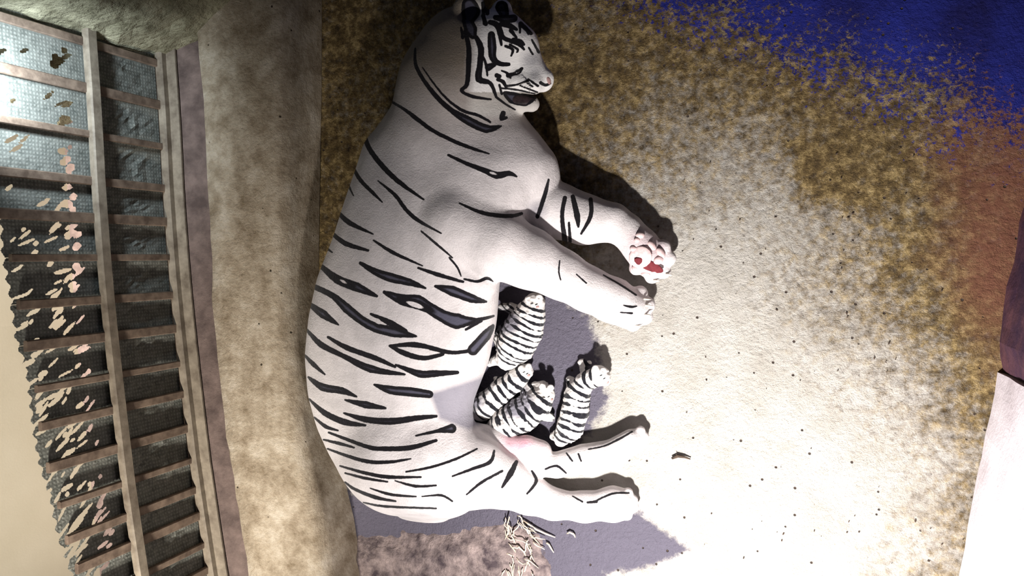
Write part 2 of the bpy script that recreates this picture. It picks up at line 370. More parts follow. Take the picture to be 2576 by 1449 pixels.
for i in range(len(foot)-1):
    a, b_ = foot[i], foot[i+1]
    # lower net panel
    nu, nv = 10, 14; vs_, fs = [], []
    for u in range(nu+1):
        for v in range(nv+1):
            q = a+(b_-a)*u/nu; z = GZ+0.03+(MR-GZ-0.03)*v/nv
            s = math.sin(math.pi*u/nu)*math.sin(math.pi*v/nv)
            vs_.append([q[0]-0.004-s*gn.uniform(0.0, 0.012), q[1], z])
    fs = [(u*(nv+1)+v, (u+1)*(nv+1)+v, (u+1)*(nv+1)+v+1, u*(nv+1)+v+1) for u in range(nu) for v in range(nv)]
    o = add('net_panel', mesh('net_panel', vs_, fs), m_net, fence)
    # upper net: torn, daylight comes through its holes
    nu, nv = 40, 96
    L = np.linalg.norm(b_-a); zt = float(max(net_top(a[1]), net_top(b_[1])))+0.02
    zt = min(zt, HT)
    U, Vv = np.meshgrid(np.arange(nu+1)/nu, np.arange(nv+1)/nv, indexing='ij')
    PX = a[0]+(b_[0]-a[0])*U-0.006+gn.normal(0, 0.0006, U.shape); PY = a[1]+(b_[1]-a[1])*U; PZ = MR+(zt-MR)*Vv
    Vn = np.stack([PX.ravel(), PY.ravel(), PZ.ravel()], 1)
    Fi = np.arange((nu+1)*(nv+1)).reshape(nu+1, nv+1)
    Fq = np.stack([Fi[:-1, :-1].ravel(), Fi[1:, :-1].ravel(), Fi[1:, 1:].ravel(), Fi[:-1, 1:].ravel()], 1)
    cen = Vn[Fq].mean(1); ymid = (a[1]+b_[1])/2; pm = pix(np.array([a*0.5+b_*0.5]))[0]
    keep = cen[:, 2] < net_top(cen[:, 1])+0.006*np.sin(cen[:, 1]*140)
    nh = 17 if pm[1] > 520 else 9
    for h in range(nh):
        hu = gn.uniform(0.12, 0.9); 
        hz = MR+0.07+gn.uniform(0.0, 0.26)
        if pm[1] < 760 and h < 5: hz = MR+0.075+gn.uniform(0, 0.05)
        if pm[1] < 130: continue
        cy = a[1]+(b_[1]-a[1])*hu; ang = gn.uniform(0.2, 0.9); la = gn.uniform(0.008, 0.036); lb = gn.uniform(0.0035, 0.008)
        if pm[1] < 780 and h < 5: la, lb = gn.uniform(0.012, 0.022), gn.uniform(0.008, 0.014)
        dy, dz = cen[:, 1]-cy, cen[:, 2]-hz
        e1 = dz*math.cos(ang)-dy*math.sin(ang); e2 = dz*math.sin(ang)+dy*math.cos(ang)
        keep &= (e1/la)**2+(e2/lb)**2+0.25*np.sin(cen[:, 1]*700+h)*np.sin(cen[:, 2]*600) > 1
    me_ = from_np('net_panel', Vn, Fq[keep])
    bm = bmesh.new(); bm.from_mesh(me_)
    bmesh.ops.delete(bm, geom=[v for v in bm.verts if not v.link_faces], context='VERTS')
    bmesh.ops.smooth_vert(bm, verts=[v for v in bm.verts if v.is_boundary and abs(v.co.z-MR) > 0.01], factor=0.6, use_axis_x=True, use_axis_y=True, use_axis_z=True)
    bm.to_mesh(me_); bm.free()
    add('net_panel', me_, m_net, fence, label='torn upper net with daylight showing through its holes')
wall('wall_left', [foot[-1]+[-0.75, -0.6, 0], foot[10]+[-0.75, 0, 0], foot[0]+[-0.75, 0.4, 0]][::-1], 1.3, 0.2, m_cream, 'sunlit cream wall outside, behind the fence', 0.0005, 8, 6)

# ---------------------------------------------------------------- signed-distance modelling
class Field:
    def __init__(s, lo, hi, h):
        s.lo = np.array(lo, np.float32); s.h = h
        s.n = np.ceil((np.array(hi)-lo)/h).astype(int)+1
        s.ax = [s.lo[i]+h*np.arange(s.n[i], dtype=np.float32) for i in range(3)]
        s.f = np.full(s.n, 1.0, np.float32)
    def box(s, a, b):
        sl = []
        for i in range(3):
            l = int(np.clip(math.floor((a[i]-s.lo[i])/s.h), 0, s.n[i]-1)); r = int(np.clip(math.ceil((b[i]-s.lo[i])/s.h)+1, 1, s.n[i])); sl.append(slice(l, r))
        return tuple(sl)
    def comb(s, sl, d, k, sub=False):
        f = s.f[sl]
        if sub:
            d = -d; h = np.clip(0.5-0.5*(f-d)/k, 0, 1); s.f[sl] = f*(1-h)+d*h+k*h*(1-h)
        else:
            h = np.clip(0.5+0.5*(f-d)/k, 0, 1); s.f[sl] = f*(1-h)+d*h-k*h*(1-h)
    def cone(s, a, b, ra, rb, k=0.03, sz=1.0, sub=False):
        a, b = np.array(a, float), np.array(b, float); m = max(ra, rb)+k+0.05
        sl = s.box(np.minimum(a, b)-m, np.maximum(a, b)+m)
        x = s.ax[0][sl[0]][:, None, None]; y = s.ax[1][sl[1]][None, :, None]; z = s.ax[2][sl[2]][None, None, :]
        if x.size*y.size*z.size == 0: return
        ab = b-a; L = ab@ab+1e-9
        t = np.clip(((x-a[0])*ab[0]+(y-a[1])*ab[1]+(z-a[2])*ab[2])/L, 0, 1)
        d = np.sqrt((x-a[0]-t*ab[0])**2+(y-a[1]-t*ab[1])**2+((z-a[2]-t*ab[2])*sz)**2)-(ra+(rb-ra)*t)
        s.comb(sl, d.astype(np.float32), k, sub)
    def chain(s, pts, k=0.03, sz=1.0, sub=False):
        """pts: (px, py, z, r)"""
        q = [at(p_[0], p_[1], p_[2]) for p_ in pts]
        if len(q) == 1: s.cone(q[0], q[0]+[0.0001, 0, 0], pts[0][3], pts[0][3], k, sz, sub)
        for i in range(len(q)-1): s.cone(q[i], q[i+1], pts[i][3], pts[i+1][3], k, sz, sub)
    def mesh(s, name):
        f = s.f; f[0] = f[-1] = 1; f[:, 0] = f[:, -1] = 1; f[:, :, 0] = f[:, :, -1] = 1
        n_ = np.array(f.shape)-1; ins = f < 0
        acc = np.zeros(tuple(n_)+(3,), np.float32); cnt = np.zeros(tuple(n_), np.float32)
        any_ = np.zeros(tuple(n_), bool); all_ = np.ones(tuple(n_), bool)
        for c in np.ndindex(2, 2, 2):
            v = ins[c[0]:c[0]+n_[0], c[1]:c[1]+n_[1], c[2]:c[2]+n_[2]]; any_ |= v; all_ &= v
        act = any_ & ~all_
        idx = np.argwhere(act); vid = np.full(tuple(n_), -1, np.int64); vid[act] = np.arange(len(idx))
        A = np.zeros((len(idx), 3)); N = np.zeros(len(idx))
        for ax in range(3):
            for c in np.ndindex(2, 2):
                o0 = [0, 0, 0]; oth = [i for i in range(3) if i != ax]; o0[oth[0]], o0[oth[1]] = c
                o1 = list(o0); o1[ax] = 1
                p0, p1 = idx+o0, idx+o1
                f0, f1 = f[tuple(p0.T)], f[tuple(p1.T)]; m = (f0 < 0) != (f1 < 0)
                t = np.where(m, f0/(f0-f1+1e-12), 0)
                pos = np.array(o0, float)[None, :].repeat(len(idx), 0); pos[:, ax] += t
                A[m] += pos[m]; N[m] += 1
        Vv = (idx+A/N[:, None])*s.h+s.lo
        quads = []
        for ax in range(3):
            f0 = ins; sl0 = [slice(None)]*3; sl1 = [slice(None)]*3; sl0[ax] = slice(0, -1); sl1[ax] = slice(1, None)
            a, b = ins[tuple(sl0)], ins[tuple(sl1)]
            for flip, m in ((False, a & ~b), (True, ~a & b)):
                e = np.argwhere(m); u, w = [(1, 2), (2, 0), (0, 1)][ax]
                du = np.zeros(3, int); du[u] = 1; dw = np.zeros(3, int); dw[w] = 1
                q = [vid[tuple((e-x).T)] for x in (du+dw, dw, 0*du, du)]
                q = np.stack(q if not flip else q[::-1], 1); quads.append(q)
        return from_np(name, Vv, np.concatenate(quads))
def refine(me, levels=1, smooth_it=3):
    o = bpy.data.objects.new('tmp', me); C.objects.link(o)
    m = o.modifiers.new('s', 'SMOOTH'); m.factor = 0.5; m.iterations = smooth_it
    if levels: m = o.modifiers.new('u', 'SUBSURF'); m.levels = levels; m.render_levels = levels
    dg = bpy.context.evaluated_depsgraph_get(); dg.update()
    out = bpy.data.meshes.new_from_object(o.evaluated_get(dg)); bpy.data.objects.remove(o)
    out.polygons.foreach_set('use_smooth', [True]*len(out.polygons)); return out

# ---------------------------------------------------------------- the tigress
lo = np.minimum(at(740, 1340, 0), at(740, 1340, 0.45)); hi = np.maximum(at(1740, -60, 0), at(1740, -60, 0.45))
fd = Field((lo[0]-0.02, lo[1]-0.02, -0.03), (hi[0]+0.05, hi[1]+0.05, 0.47), 0.0062)
rowsT = [  # py, left px, right px, height
    (235, 1075, 1195, 0.10), (262, 1010, 1250, 0.22), (300, 965, 1292, 0.28), (350, 915, 1335, 0.32), (420, 893, 1372, 0.35), (500, 866, 1355, 0.37),
    (600, 836, 1310, 0.38), (700, 797, 1262, 0.37), (800, 775, 1255, 0.36), (900, 765, 1235, 0.345), (1000, 774, 1195, 0.335),
    (1080, 797, 1190, 0.335), (1150, 830, 1215, 0.345), (1200, 862, 1225, 0.335), (1250, 905, 1210, 0.28), (1280, 950, 1180, 0.20), (1300, 1010, 1120, 0.09)]
L = []
for (py, l, r, hz) in rowsT:
    a = at(l, py, hz*0.62); b_ = at(r, py, hz*0.38); mid = (a+b_)/2
    L.append((mid[1], mid[0], (b_[0]-a[0])/2, hz/2))
L.sort(); L = np.array(L); yy = fd.ax[1]
def sm(col):
    yd = np.linspace(L[0, 0], L[-1, 0], 400); v = np.interp(yd, L[:, 0], L[:, col]); kk = np.hanning(25); kk /= kk.sum()
    v2 = np.convolve(np.pad(v, 12, mode='edge'), kk, 'valid'); return np.interp(yy, yd, v2)
cx, aw, bz = sm(1), sm(2), sm(3)
outd = np.maximum(np.maximum(L[0, 0]-yy, yy-L[-1, 0]), 0)
x = fd.ax[0][:, None, None]; z = fd.ax[2][None, None, :]
cxb, awb, bzb = cx[None, :, None], aw[None, :, None], bz[None, :, None]
g = (np.abs((x-cxb)/awb)**2.25+np.abs((z-bzb)/bzb)**2.25)**(1/2.25)
d = (g-1)*np.minimum(awb, bzb)
d = np.where(outd[None, :, None] > 0, np.sqrt(np.maximum(d, 0)**2+outd[None, :, None]**2)+0.0*d, d)
fd.f = d.astype(np.float32)
# neck and ruff
fd.chain([(1110, 330, .19, .19), (1140, 210, .20, .175), (1165, 130, .20, .15)], 0.06, 1.1)
fd.chain([(1215, 250, .17, .12), (1200, 170, .19, .14)], 0.05, 1.0)
fd.chain([(1230, 330, .16, .12), (1330, 430, .13, .10)], 0.05)      # chest
fd.chain([(1345, 470, .12, .085)], 0.03)
# head
fd.chain([(1225, 115, .22, .112), (1258, 110, .22, .10)], 0.03, 1.05)
fd.chain([(1262, 95, .23, .080), (1305, 118, .22, .062), (1328, 150, .21, .045)], 0.025)   # brow
fd.chain([(1245, 180, .20, .088)], 0.025)                        # cheek
fd.chain([(1290, 160, .21, .065), (1340, 190, .20, .048), (1366, 205, .195, .034)], 0.025)   # muzzle
fd.chain([(1300, 205, .235, .034), (1342, 213, .23, .032)], 0.015)   # whisker pad
fd.chain([(1372, 196, .20, .026)], 0.012)                        # nose bridge end
fd.chain([(1262, 232, .19, .040), (1305, 258, .185, .027), (1338, 262, .185, .026)], 0.018)    # lower jaw
fd.chain([(1288, 240, .24, .012), (1318, 247, .24, .013), (1338, 243, .24, .010)], 0.008, sub=True)  # open mouth
fd.chain([(1298, 181, .285, .010), (1308, 178, .285, .010)], 0.012, sub=True)    # eye socket
# ears: round cups
for ecx, ecy, ez_, r_ in ((1180, 24, .27, .056), (1262, 26, .22, .036)):
    fd.chain([(ecx, ecy+25, ez_-.02, r_*0.6), (ecx, ecy, ez_, r_)], 0.015, 1.5)
    fd.chain([(ecx+2, ecy+4, ez_+r_*0.62, r_*0.62)], 0.012, 1.0, sub=True)
# far foreleg, pads turned up
fd.chain([(1330, 505, .10, .10), (1400, 530, .09, .096), (1470, 552, .08, .086), (1540, 560, .07, .066), (1575, 580, .065, .058), (1612, 620, .065, .062), (1632, 648, .06, .064)], 0.009)
for (tx, ty, tz, tr) in ((1668, 622, .07, .026), (1681, 650, .06, .027), (1668, 682, .055, .027), (1640, 695, .05, .026), (1600, 675, .05, .024)):
    fd.chain([(1635, 650, .06, .035), (tx, ty, tz, tr)], 0.008)
# near foreleg
fd.chain([(1150, 560, .27, .13), (1250, 615, .25, .115), (1330, 650, .20, .100), (1410, 690, .16, .082), (1480, 728, .12, .074), (1540, 755, .085, .074), (1585, 778, .07, .068)], 0.018)
for (tx, ty, tz, tr) in ((1565, 722, .055, .026), (1610, 738, .06, .027), (1628, 767, .062, .028), (1622, 797, .056, .028), (1592, 815, .05, .027)):
    fd.chain([(1560, 765, .07, .045), (tx, ty, tz, tr)], 0.004)
fd.chain([(1160, 690, .27, .055), (1212, 716, .25, .052)], 0.009)     # elbow
# hindquarters
fd.chain([(1010, 1150, .19, .20), (1100, 1165, .19, .17)], 0.05)
fd.chain([(1100, 1165, .20, .165), (1190, 1185, .18, .125), (1260, 1208, .14, .092), (1330, 1243, .09, .066), (1390, 1268, .065, .050), (1470, 1275, .06, .048), (1545, 1268, .06, .055), (1562, 1268, .055, .048)], 0.03)
for (tx, ty) in ((1580, 1240), (1592, 1258), (1594, 1276), (1578, 1296)):
    fd.chain([(1550, 1268, .055, .035), (tx, ty, .05, .019)], 0.003)
fd.chain([(1160, 1120, .12, .09), (1240, 1125, .09, .075), (1340, 1165, .07, .045), (1400, 1170, .06, .045), (1470, 1155, .055, .052), (1540, 1143, .055, .050), (1590, 1110, .055, .042)], 0.005)
for (tx, ty) in ((1612, 1082), (1622, 1098), (1618, 1114), (1600, 1130)):
    fd.chain([(1590, 1112, .055, .030), (tx, ty, .05, .016)], 0.003)
fd.chain([(1275, 1122, .08, .040), (1325, 1128, .08, .046), (1358, 1136, .075, .042)], 0.005)   # pink udder skin
body = refine(fd.mesh('body'), 1, 2)
del fd
V_ = coords(body); PP = pix(V_).astype(np.float64)

STR = [
 ([(1045,122),(1045,160),(1064,199),(1099,244),(1135,277),(1177,303),(1224,324),(1261,317)], [4,8,9,11,12,20,20,4]),
 ([(1062,169),(1111,235),(1158,275),(1205,291),(1233,307)], [3,5,7,7,5]),
 ([(980,253),(1017,275),(1041,293),(1088,328),(1144,356),(1190,374),(1231,387)], [5,7,10,9,9,8,3]),
 ([(914,328),(926,368),(957,412),(1004,458),(1066,502)], [9,11,12,11,4]),
 ([(889,424),(908,455),(939,486),(962,509)], [8,9,8,3]), ([(874,461),(889,492)], [6,3]),
 ([(951,455),(995,492),(1020,526),(1051,554),(1110,587)], [3,9,9,9,3]),
 ([(1128,390),(1175,412),(1215,427),(1250,441),(1280,436),(1300,444)], [6,9,12,17,12,4]),
 ([(1156,511),(1206,533),(1252,542),(1290,543),(1312,537)], [4,9,10,9,7]),
 ([(849,533),(880,561),(939,589)], [9,12,3]), ([(833,585),(870,613),(926,630)], [8,12,6]),
 ([(939,604),(988,635),(1063,669)], [4,9,3]), ([(1060,582),(1097,613),(1138,648)], [4,6,3]), ([(815,620),(836,635)], [8,3]),
 ([(907,662),(945,684),(982,698),(1030,710),(1071,725)], [8,16,22,17,4]),
 ([(1052,674),(1102,691),(1165,709)], [5,10,6]),
 ([(805,667),(849,703),(897,722),(948,745)], [9,20,22,6]),
 ([(1095,720),(1138,732),(1187,751),(1223,759)], [6,24,20,5]),
 ([(967,735),(1013,754),(1050,760),(1078,774),(1114,795),(1150,808),(1199,805),(1242,795)], [8,26,34,26,28,36,10,5]),
 ([(1172,829),(1211,807)], [6,7]),
 ([(788,720),(837,744),(873,776),(909,805),(945,824),(994,836),(1047,846)], [12,14,22,20,22,24,5]),
 ([(933,790),(981,812),(1018,834)], [6,14,14]), ([(776,763),(812,790),(851,817)], [9,20,4]),
 ([(981,870),(1042,867),(1090,877),(1138,887),(1187,882)], [6,13,11,9,8]), ([(981,870),(1018,889),(1066,901),(1114,891)], [6,13,11,8]),
 ([(1190,880),(1223,843),(1240,820)], [26,24,8]),
 ([(771,829),(808,867),(861,894),(933,928),(1018,942)], [6,14,11,18,5]), ([(825,848),(873,875),(945,901),(994,923)], [6,12,12,6]),
 ([(996,918),(1054,940),(1090,940),(1151,937)], [5,17,16,8]), ([(767,894),(788,916),(817,942)], [5,11,4]),
 ([(776,949),(812,974),(861,983),(897,998)], [5,18,16,4]), ([(942,968),(983,981),(1034,986),(1080,992)], [5,20,22,18]),
 ([(868,1006),(919,1018),(970,1027)], [4,17,6]), ([(778,1004),(817,1039),(868,1062),(919,1070)], [4,13,15,5]),
 ([(865,1039),(919,1055),(983,1060),(1046,1052),(1097,1047)], [4,14,16,13,7]), ([(791,1050),(819,1073),(850,1083)], [4,9,4]),
 ([(827,1088),(880,1108),(931,1126),(970,1129),(1034,1126),(1097,1108)], [5,8,10,11,12,7]), ([(814,1106),(855,1116),(891,1126)], [4,8,4]),
 ([(1046,1096),(1097,1085),(1136,1078)], [4,8,22]), ([(824,1129),(880,1149),(931,1162),(983,1162),(1034,1154)], [4,8,9,8,3]),
 ([(855,1172),(919,1190),(977,1200),(1059,1200)], [4,8,9,4]), ([(1021,1187),(1085,1175),(1148,1154),(1200,1129)], [4,6,6,4]),
 ([(1138,1198),(1187,1180),(1233,1162),(1243,1134)], [4,7,9,5]), ([(868,1190),(919,1203),(975,1212)], [4,7,4]),
 ([(993,1209),(1046,1223),(1097,1221)], [3,7,4]), ([(868,1213),(893,1231),(944,1251),(995,1261)], [4,7,9,4]),
 ([(931,1228),(983,1244),(1046,1249)], [3,7,4]), ([(1062,1249),(1110,1246),(1138,1261)], [3,6,4]), ([(914,1264),(970,1274),(1097,1279)], [3,6,4]),
 ([(1174,1244),(1212,1213),(1263,1185)], [4,7,6]), ([(1263,1226),(1284,1192),(1299,1162)], [5,14,8]), ([(1326,1242),(1349,1211),(1338,1185)], [4,8,5]),
 # far foreleg bands
 ([(1421,498),(1414,543),(1421,605)], [10,9,12]), ([(1441,495),(1452,543),(1455,570)], [10,14,5]), ([(1431,560),(1434,600),(1432,622)], [5,8,6]),
 ([(1486,502),(1486,543),(1462,588)], [10,10,5]),
 # elbow creases
 ([(1130,648),(1150,672),(1160,695)], [4,5,3]), ([(1168,702),(1200,708),(1225,700),(1240,708)], [4,7,8,3]),
 ([(1518,692),(1560,716),(1600,742)], [3,5,4]), ([(1568,768),(1588,772),(1602,770)], [3,6,3]), ([(1560,786),(1590,788)], [3,5]), ([(1408,655),(1406,685),(1411,705)], [3,4,3]), ([(1450,690),(1475,712)], [3,4]),
 ([(1480,1130),(1520,1122),(1560,1103),(1590,1086)], [3,4,5,4]), ([(1372,1180),(1400,1172),(1424,1190)], [4,6,4]), ([(1440,1248),(1465,1262)], [3,5]), ([(1495,1262),(1540,1242),(1582,1240)], [4,5,4]), ([(1478,1264),(1500,1262)], [5,7]),
 ([(1425,1140),(1440,1160)], [4,4]), ([(1455,1142),(1462,1160)], [5,4]),
 # face
 ([(1170,80),(1179,117),(1179,153),(1175,211),(1160,228),(1190,243),(1235,250)], [8,10,11,9,6,7,4]),
 ([(1198,94),(1210,122),(1207,164),(1205,199),(1233,209),(1247,240)], [9,13,12,14,8,6]),
 ([(1236,87),(1238,117),(1240,146),(1257,160),(1280,162)], [14,18,14,10,7]),
 ([(1252,64),(1259,80),(1268,96),(1304,110),(1318,124)], [12,12,9,9,5]), ([(1233,56),(1252,66),(1261,113)], [10,12,5]),
 ([(1272,116),(1290,125),(1286,140)], [6,6,4]), ([(1282,112),(1302,124),(1300,132)], [4,5,3]), ([(1229,169),(1243,163)], [15,9]),
 ([(1278,190),(1292,186),(1304,182),(1313,172)], [9,7,9,6]), ([(1262,178),(1276,184),(1284,196)], [4,5,4]),
 ([(1250,190),(1256,192)], [10,9]),
 ([(1275,216),(1300,213),(1330,202)], [5,4,5]), ([(1308,215),(1330,224),(1352,232)], [3,4,3]), ([(1329,199),(1353,216)], [4,5]), ([(1322,206),(1340,218)], [3,4]),
 ([(1285,77),(1299,94)], [9,5]), ([(1308,60),(1308,82)], [7,4]), ([(1320,66),(1329,87)], [6,3]), ([(1338,100),(1355,131)], [4,6]),
 ([(1360,208),(1372,214),(1384,210)], [7,6,5]), ([(1270,234),(1290,246),(1320,252),(1344,246)], [8,24,24,9]),
 ([(1262,222),(1300,226),(1345,236)], [4,4,3]), ([(1248,244),(1272,262),(1296,276)], [6,5,4]), ([(1266,285),(1262,298),(1274,296)], [12,11,6]),
 ([(1180,12),(1184,28),(1180,44)], [30,38,26]), ([(1176,52),(1184,74),(1190,90)], [22,26,14]), ([(1224,10),(1226,34)], [12,8]), ([(1246,44),(1270,48),(1292,46)], [10,16,16]), ([(1215,8),(1218,60)], [8,6]), ([(1262,60),(1280,64),(1300,74)], [10,12,6]), ([(1310,60),(1335,84)], [10,8]),
 ([(1291,98),(1310,104),(1318,112)], [6,8,6]), ([(1330,120),(1340,136)], [4,5]), ([(1214,140),(1222,160),(1226,190)], [4,6,4]), ([(1252,200),(1266,206),(1274,222)], [7,8,5]), ([(1256,214),(1262,236)], [5,5]), ([(1160,70),(1164,95)], [5,7]), ([(1262,18),(1268,34)], [26,20]), ([(1215,40),(1222,60)], [8,9]),
 ([(1380,452),(1374,478),(1366,505),(1352,545)], [5,9,10,9])]
def stripe_field(PP, strokes, scale=1.5):
    best = np.full(len(PP), 60.0)
    for pts, ws in strokes:
        pts = np.array(pts, float); mrg = 40
        sel = np.where((PP[:, 0] > pts[:, 0].min()-mrg) & (PP[:, 0] < pts[:, 0].max()+mrg) & (PP[:, 1] > pts[:, 1].min()-mrg) & (PP[:, 1] < pts[:, 1].max()+mrg))[0]
        if len(sel) == 0: continue
        Q = PP[sel]; bb = best[sel]
        # smooth the stroke (Catmull style resample)
        tt = np.arange(len(pts)); td = np.linspace(0, len(pts)-1, (len(pts)-1)*4+1)
        if len(pts) > 2:
            D = []
            for t in td:
                i = min(int(t), len(pts)-2); u = t-i
                p0, p1, p2, p3 = pts[max(i-1, 0)], pts[i], pts[i+1], pts[min(i+2, len(pts)-1)]
                D.append(0.5*((2*p1)+(-p0+p2)*u+(2*p0-5*p1+4*p2-p3)*u*u+(-p0+3*p1-3*p2+p3)*u**3))
            D = np.array(D)
        else: D = np.stack([np.interp(td, tt, pts[:, 0]), np.interp(td, tt, pts[:, 1])], 1)
        Wd = np.interp(td, tt, ws)
        for i in range(len(D)-1):
            ab = D[i+1]-D[i]; t = np.clip(((Q-D[i])@ab)/(ab@ab+1e-9), 0, 1)
            dd = np.linalg.norm(Q-D[i]-t[:, None]*ab, axis=1)-(Wd[i]+(Wd[i+1]-Wd[i])*t)/2
            bb = np.minimum(bb, dd)
        best[sel] = bb
    return np.clip(best*scale, -30, 30)
STR = [(a_, [w_*(1.25 if (np.mean([q[1] for q in a_]) < 260 and np.mean([q[0] for q in a_]) > 1165) else 1.1) for w_ in ws_]) for a_, ws_ in STR]
sf = stripe_field(PP, STR)
# pale islands inside the widest stripes
for (u, v, ru, rv, an) in ((1044, 767, 22, 6, .35), (1060, 884, 28, 8, .1), (863, 708, 10, 3, .5), (950, 808, 10, 6, .6), (1240, 436, 10, 3, .3)):
    dx, dy = PP[:, 0]-u, PP[:, 1]-v; e1 = dx*math.cos(an)+dy*math.sin(an); e2 = -dx*math.sin(an)+dy*math.cos(an)
    q = np.sqrt((e1/ru)**2+(e2/rv)**2); sf = np.maximum(sf, np.clip((1-q)*rv*1.5, -30, 12))
setattr_f(body, 'stripe', sf)
def blob(u, v, r, soft): return np.clip((r-np.hypot(PP[:, 0]-u, PP[:, 1]-v))/soft, 0, 1)
setattr_f(body, 'pink', np.clip(blob(1300, 1108, 50, 30)*0.8+blob(1345, 1130, 45, 30)*0.35+blob(1340, 195, 1, 1)+blob(1620, 640, 75, 30)*0.25, 0, 1))
buff_shade = np.clip(1-(PP[:, 1]-150)/250-np.clip((PP[:, 0]-1165)/40, 0, 2)*(PP[:, 1] < 232), 0, 1)*0.85  # coat tint plus painted light falloff, darkening the neck
setattr_f(body, 'buff_shade', np.clip(buff_shade, 0, 1))
setattr_f(body, 'pale', np.clip((PP[:, 0]-1170)/25, 0, 1)*np.clip((300-PP[:, 1])/15, 0, 1))  # white face fur, lightened further where the lamp light falls short
setattr_f(body, 'grey', np.clip(np.maximum.reduce([blob(1335, 150, 34, 24)*0.45, blob(1345, 180, 24, 18)*0.4, blob(1352, 530, 34, 25)*0.5, blob(1420, 520, 40, 40)*0.2, np.clip(polyd(PP, [(1072, 985), (1150, 960), (1240, 930), (1260, 1050), (1180, 1090), (1100, 1060)])/14, 0, 1)*0.8]), 0, 1))  # last polygon paints the haunch's shade into the belly fur
tiger = add('tiger', None); base = at(1050, 800, 0); tiger.location = base
tiger['label'] = 'white tigress with black stripes lying on her side beside the concrete curb'; tiger['category'] = 'tiger'
def child(name, me_, m, parent=tiger, **p_):
    o = add(name, me_, m, parent, **p_); o.matrix_parent_inverse = Matrix.Translation(-parent.location); return o
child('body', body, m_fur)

from mathutils.bvhtree import BVHTree
def bvh_of(me_):
    return BVHTree.FromPolygons([tuple(v) for v in coords(me_)], [tuple(p_.vertices) for p_ in me_.polygons])
tree = bvh_of(body)
def hit(px, py, tr=None):
    d = Vector((R @ np.array([px-W/2, H/2-py, -F])).tolist()).normalized()
    h = (tr or tree).ray_cast(Vector((0, 0, CAMZ)), d)
    return (np.array(h[0]), np.array(h[1])) if h[0] is not None else (at(px, py, 0.03), np.array([0, 0, 1.0]))
def ellipsoid(name, c, nrm, ru, rv, rn, ang=0.0, seg=16):
    """rounded pad lying on a surface"""
    nv = Vector(nrm.tolist()).normalized(); X_ = Vector((math.cos(ang), math.sin(ang), 0)); X_ = (X_-nv*X_.dot(nv)).normalized(); Y_ = nv.cross(X_)
    bm = bmesh.new(); bmesh.ops.create_uvsphere(bm, u_segments=seg, v_segments=seg//2+2, radius=1)
    for v in bm.verts:
        q = Vector(c.tolist())+X_*(v.co.x*ru)+Y_*(v.co.y*rv)+nv*(v.co.z*rn); v.co = q
    me_ = bpy.data.meshes.new(name); bm.to_mesh(me_); bm.free(); me_.polygons.foreach_set('use_smooth', [True]*len(me_.polygons)); return me_
h, nn = hit(1302, 180); child('eye', ellipsoid('eye', h-nn*0.002, nn, .012, .006, .006, 0.5), m_eye)
h, nn = hit(1381, 203); child('nose', ellipsoid('nose', h-nn*0.004, nn, .009, .014, .006, 0.2), m_nose)
h, nn = hit(1312, 250); child('mouth', ellipsoid('mouth', h-nn*0.004, nn, .048, .017, .007, -0.1), m_mouth)
for (u, v, ru, rv, an) in ((1611, 647, .040, .036, .6), (1593, 626, .012, .010, 0), (1610, 592, .015, .012, .3), (1602, 604, .010, .009, .3), (1656, 655, .018, .014, .3), (1662, 636, .020, .014, -.8), (1652, 681, .020, .013, .4), (1624, 690, .016, .011, .2), (1598, 676, .014, .011, -.3), (1640, 618, .018, .012, -.8)):
    h, nn = hit(u, v); child('paw_pad', ellipsoid('paw_pad', h, nn, ru, rv, .009, an), m_pad)
h, nn = hit(1632, 668); child('pad_crease', ellipsoid('pad_crease', h-nn*0.001, nn, .052, .018, .004, -0.55), m_padgap, label='dark red skin between the pads')
for (u, v) in ((1632, 768), (1630, 792), (1606, 820), (1628, 752), (1683, 690), (1652, 706)):
    h, nn = hit(u-6, v); d_ = at(u+4, v+1, 0.03)-at(u-6, v, 0.03)
    child('claw', mesh('claw', *tube([h-d_*0.2+[0, 0, .004], h+d_*0.8+[0, 0, .004], h+d_*1.6-[0, 0, .004]], [.004, .0034, .0008], 8), True), m_claw)
for i in range(0, 9, 2):
    s_ = at(1335+3*(i % 3), 204+5*i/1.5, .255); e_ = at(1325-6*i+20, 204+8*i+6, .29) 
    h, nn = hit(1332+2*(i % 4), 206+2.4*i); e_ = h+(at(1290+8*i, 232+3*i, .26)-h)*0.55+[0, 0, .03]
    child('whisker', mesh('whisker', *tube([h-nn*.002, (h+e_)/2+[0, 0, .008], e_], [.0009, .0007, .0003], 4), True), m_claw)

